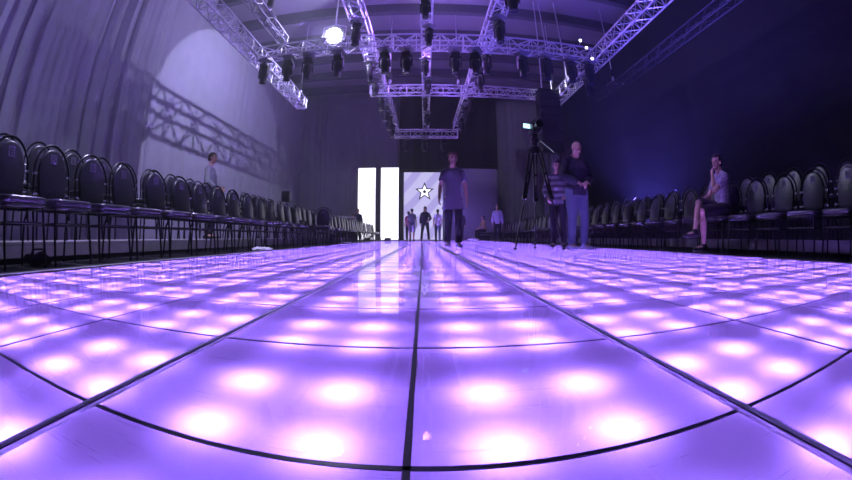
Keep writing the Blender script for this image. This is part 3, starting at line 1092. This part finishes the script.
def stripes(name, c1, c2, sc, axis='Z'):
    m = bpy.data.materials.new(name)
    m.use_nodes = True
    nt = m.node_tree
    b_ = nt.nodes['Principled BSDF']
    b_.inputs['Roughness'].default_value = .85
    tc = nt.nodes.new('ShaderNodeTexCoord')
    wv = nt.nodes.new('ShaderNodeTexWave')
    wv.bands_direction = axis
    wv.inputs['Scale'].default_value = sc
    wv.inputs['Distortion'].default_value = .4
    cr = nt.nodes.new('ShaderNodeValToRGB')
    cr.color_ramp.interpolation = 'EASE'
    cr.color_ramp.elements[0].position = .4
    cr.color_ramp.elements[0].color = (*c1, 1)
    cr.color_ramp.elements[1].position = .6
    cr.color_ramp.elements[1].color = (*c2, 1)
    nt.links.new(tc.outputs['Object'], wv.inputs[0])
    nt.links.new(wv.outputs['Fac'], cr.inputs[0])
    nt.links.new(cr.outputs[0], b_.inputs['Base Color'])
    return m


def plaid(name, c1, c2, sc):
    m = stripes(name, c1, c2, sc, 'X')
    nt = m.node_tree
    b_ = nt.nodes['Principled BSDF']
    tc = nt.nodes.new('ShaderNodeTexCoord')
    wv = nt.nodes.new('ShaderNodeTexWave')
    wv.bands_direction = 'Z'
    wv.inputs['Scale'].default_value = sc
    mx_ = nt.nodes.new('ShaderNodeMixRGB')
    mx_.blend_type = 'MULTIPLY'
    mx_.inputs[0].default_value = .7
    src = b_.inputs['Base Color'].links[0].from_socket
    nt.links.new(tc.outputs['Object'], wv.inputs[0])
    nt.links.new(src, mx_.inputs[1])
    nt.links.new(wv.outputs['Color'], mx_.inputs[2])
    nt.links.new(mx_.outputs[0], b_.inputs['Base Color'])
    return m


tee_grey = cloth('charcoal_tee', (0.16, 0.15, 0.20))
black_cloth = cloth('black_cloth', (0.02, 0.02, 0.028))
navy = cloth('navy_sweater', (0.035, 0.035, 0.06))
denim = cloth('denim', (0.13, 0.16, 0.24), 60, .2)
pale = cloth('pale_cloth', (0.80, 0.78, 0.82))
jacket_grey = cloth('grey_jacket', (0.30, 0.30, 0.36))
pink = cloth('pink_cloth', (0.62, 0.12, 0.22))
lav = cloth('lavender_cloth', (0.48, 0.42, 0.66))
orange = cloth('peach_cloth', (0.72, 0.36, 0.24))
grey_shoe = cloth('grey_shoe', (0.30, 0.32, 0.42))
striped = stripes('striped_knit', (0.12, 0.11, 0.15), (0.36, 0.33, 0.40), 2.6)
patterned = mat('patterned_blouse', (0.34, 0.30, 0.38), .8, noise=(34, .85))
plaid_m = plaid('plaid_cotton', (0.75, 0.72, 0.80), (0.16, 0.14, 0.22), 7)
checked_top = plaid('checked_shirt', (0.10, 0.14, 0.16), (0.30, 0.32, 0.36), 6)

def raised(**k):
    """lift the seated hips and trunk so that the cushion carries them"""
    up_ = {'kn_l': .035, 'kn_r': .035, 'an_l': 0, 'an_r': 0, 'toe_l': 0, 'toe_r': 0}
    return {n_: (v[0], v[1], v[2] + up_.get(n_, .065)) for n_, v in k.items()}


# walking towards the camera
person('person in dark tee and black trousers walking towards the camera on the lit floor', (.565, 7.3, 0), PI + .05, 1.83,
       dict(hip_l=(-.085, .0, .91), kn_l=(-.085, .10, .51), an_l=(-.08, .12, .085), toe_l=(-.09, .30, .03),
            hip_r=(.085, 0, .91), kn_r=(.085, .0, .50), an_r=(.085, -.17, .12), toe_r=(.095, -.03, .03),
            el_l=(-.235, -.06, 1.13), wr_l=(-.255, -.02, .885), el_r=(.235, .0, 1.12), wr_r=(.265, .12, .90)),
       tee_grey, black_cloth, 'full', M['hair_red'], shoe_m=grey_shoe, build_=.88, coat=1.1)
# jeans man looking down at his hands
person('balding person in dark jumper and blue jeans looking down at both hands', (2.53, 5.95, 0), PI + .18, 1.83,
       dict(el_l=(-.265, .02, 1.14), wr_l=(-.075, .20, 1.05), el_r=(.265, .02, 1.14), wr_r=(.085, .21, 1.03), kn_l=(-.11, .06, .50), an_l=(-.12, .03, .085), toe_l=(-.16, .19, .03),
            head=(0, .065, 1.60), neck1=(0, .025, 1.51)),
       navy, denim, 'bald', sleeve='long', head_rot=(.1, -.38), palm={'l': V(0, -.3, -1), 'r': V(0, -.3, -1)}, curl=.9, build_=1.14, shoe_m=grey_shoe)
# behind the tripod
person('person in a grey striped jumper standing behind the tripod', (2.76, 7.5, 0), PI - .35, 1.80,
       dict(el_l=(-.26, .0, 1.13), wr_l=(-.16, .20, 1.0), el_r=(.26, -.02, 1.13), wr_r=(.20, .18, .95)), striped, black_cloth, 'short', M['hair_black'], sleeve='long', head_rot=(.2, -.3))
# seated on a right-hand front chair, legs crossed, hand at the mouth
person('person in patterned blouse sitting cross-legged on a right front chair, hand at mouth', (3.86, 3.785, .012), PI / 2 - .22, 1.56,
       raised(pelvis=(0, -.05, .575), waist=(0, -.05, .70), chest=(0, -.03, .89), upper=(0, -.03, 1.01), neck0=(0, -.025, 1.075), neck1=(0, 0, 1.15), head=(0, .02, 1.255),
            sh_l=(-.165, -.02, 1.02), el_l=(-.17, .22, .80), wr_l=(-.05, .16, 1.06), sh_r=(.165, -.02, 1.02), el_r=(.20, .10, .76), wr_r=(.06, .30, .70),
            hip_l=(-.09, -.03, .56), kn_l=(-.10, .42, .535), an_l=(-.10, .40, .105), toe_l=(-.10, .56, .05),
            hip_r=(.09, -.03, .57), kn_r=(-.02, .44, .665), an_r=(-.16, .60, .30), toe_r=(-.17, .75, .24)),
       patterned, black_cloth, 'bun', M['hair_black'], sleeve='short', legs='shorts', head_rot=(.35, -.08), palm={'l': V(0, -1, 0)}, curl=1.0)
# on the left riser behind the chairs
person('person in a pale grey jacket standing among the chairs on the left riser', (-4.3, 6.75, RISER), -PI / 2 + .25, 1.74,
       dict(el_l=(-.25, .03, 1.12), wr_l=(-.14, .22, 1.02), el_r=(.25, .03, 1.12), wr_r=(.16, .20, .98)), jacket_grey, black_cloth, 'short', M['hair'], sleeve='long', head_rot=(.0, -.15))
# small figures before the star screen
person('person in pink top before the star screen, leftmost of the group', (-.80, 20.4, 0), .4, 1.58, None, pink, black_cloth, 'long', M['hair'])
pb = person('person in checked shirt and plaid shorts wearing a backpack before the star screen', (-.60, 19.7, 0), -.2, 1.66, None, checked_top, plaid_m, 'short', M['hair'], legs='shorts')
MB().rbox((0, -.19, 1.25), (.29, .14, .40), .05, 3).build('backpack', cloth('backpack_cloth', (.16, .17, .20)), pb)
person('tall person all in black standing with legs apart before the star screen', (.08, 20.0, 0), PI, 1.80,
       dict(kn_l=(-.15, .02, .50), an_l=(-.19, -.01, .085), toe_l=(-.22, .16, .03), kn_r=(.15, .02, .50), an_r=(.19, -.01, .085), toe_r=(.22, .16, .03), el_l=(-.28, -.05, 1.15), wr_l=(-.16, .12, 1.02)), black_cloth, black_cloth, 'long', M['hair_black'], sleeve='long')
person('person in white tee and jeans seen from behind before the star screen', (.74, 20.1, 0), .1, 1.66, None, pale, denim, 'short', M['hair'])
person('person in dark clothes with a flushed face right of the walking person', (1.88, 19.5, 0), PI, 1.60, None, navy, black_cloth, 'short', M['hair_red'], sleeve='long')
case = thing('flight_case', 'black flight case under the seated person near the right chairs', 'case', (3.18, 20.3, 0))
MB().rbox((0, 0, .24), (.7, .5, .38), .015).build('case_body', M['black_plastic'], case)
MB().box((0, 0, .33), (.712, .512, .02)).build('edge_strip', M['alu'], case)
for x in (-.28, .28):
    for y in (-.18, .18):
        MB().ball((x, y, .022), (.025, .018, .022), 8).build('wheel', M['black_metal'], case)
SEAT = raised(pelvis=(0, -.03, .525), waist=(0, -.03, .65), chest=(0, .02, .84), upper=(0, .03, .96), neck0=(0, .03, 1.025), neck1=(0, .05, 1.10), head=(0, .07, 1.205),
            sh_l=(-.165, .03, .97), el_l=(-.22, .16, .72), wr_l=(-.12, .34, .62), sh_r=(.165, .03, .97), el_r=(.22, .16, .72), wr_r=(.12, .34, .62),
            hip_l=(-.09, 0, .51), kn_l=(-.13, .42, .50), an_l=(-.12, .40, .085), toe_l=(-.14, .56, .03), hip_r=(.09, 0, .51), kn_r=(.13, .42, .50), an_r=(.12, .40, .085), toe_r=(.14, .56, .03))
person('person with dark hair and a mustard top sitting on a flight case far off', (3.2, 20.25, 0), PI / 2 + .3, 1.70, SEAT, cloth('mustard_cloth', (.40, .28, .12)), black_cloth, 'long', M['hair_black'])
person('person in a lavender shirt standing near the far end of the right chairs', (3.22, 16.5, 0), PI - .2, 1.62, None, lav, black_cloth, 'short', M['hair'], sleeve='long')
person('person in dark clothes standing against the nearest white screen column', (-3.62, 20.9, 0), PI - .3, 1.76, None, navy, black_cloth, 'short', M['hair_black'], sleeve='long')
for i, (x, lab, m_) in enumerate(((-4.2, 'person in peach top sitting behind the white barrier rail, nearer the left', orange), (-3.62, 'person in white top sitting behind the white barrier rail, nearer the screens', pale))):
    ch = place_chair((x, 19.3 + i * .1, 0), PI, 'black oval-backed chair behind the white barrier rail under the %s-topped sitter' % ('peach', 'white')[i], 'chairs behind the white barrier rail')
    sp = {k: (v[0], v[1], v[2]) for k, v in SEAT.items()}
    person(lab, (x, 19.28 + i * .1, 0), PI, 1.72, sp, m_, black_cloth, 'short', M['hair'])

# ------------------------------------------------------------------ small things on the floor
for i, (x, y, s, lab) in enumerate(((-2.40, 5.3, (.34, .22, .05), 'crumpled white cloth under the left chairs at the floor edge'), (-2.40, 11.7, (.4, .2, .05), 'white cloth bundle far along the left chairs at the floor edge'), (2.45, 18.9, (.62, .3, .13), 'white cloth bundle on the floor at the far end'))):
    b = MB().ball((0, 0, s[2] * .5), (s[0] / 2, s[1] / 2, s[2] / 2), 20)
    rr = random.Random(i)
    for v in b.bm.verts:
        if v.co.z > .005:
            v.co += Vector((rr.uniform(-.02, .02), rr.uniform(-.02, .02), rr.uniform(-.3, .3) * s[2]))
        v.co.z = max(v.co.z, 0.001)
    o = b.build('crumpled_cloth', M['white'])
    o.location = (x, y, .003)
    o['label'], o['category'] = lab, 'cloth'
for i, (x, y, lab) in enumerate(((-2.10, 22.4, 'small black floor lamp box before the inner white screen column'), (-3.3, 22.4, 'small black floor lamp box before the outer white screen column'))):
    t = thing('floor_uplight', lab, 'stage light', (x, y, 0), 0, 'floor lamp boxes before the white columns')
    MB().rbox((0, 0, .09), (.36, .2, .16), .02).build('lamp_box', M['black_plastic'], t)
    MB().rbox((0, 0, .006), (.4, .24, .012), .003).build('base_plate', M['black_metal'], t)
t = thing('floor_uplight', 'small added floor lamp giving the blue glow, unseen behind the right front chairs', 'stage light', (5.55, 8.25, RISER))  # invented fixture to go with the added blue source
MB().lathe([(.06, .03), (.10, .05), (.11, .22), (.10, .23)], n=16).build('can_body', M['black_metal'], t)
MB().rbox((0, 0, .012), (.26, .18, .024), .006).build('base_plate', M['black_metal'], t)
bag = thing('holdall_bag', 'dark slumped bag lying under the nearest left chairs', 'bag', (-2.85, 1.62, 0), 1.3)
b = MB().ball((0, 0, .045), (.15, .08, .05), 18)
for v in b.bm.verts:
    v.co.z = max(.004, v.co.z + .012 * math.sin(v.co.x * 40))
b.build('bag_body', black_cloth, bag)
MB().tube([(-.07, 0, .075), (-.05, 0, .12), (.05, 0, .12), (.07, 0, .075)], .008, 6).build('bag_handle', black_cloth, bag)
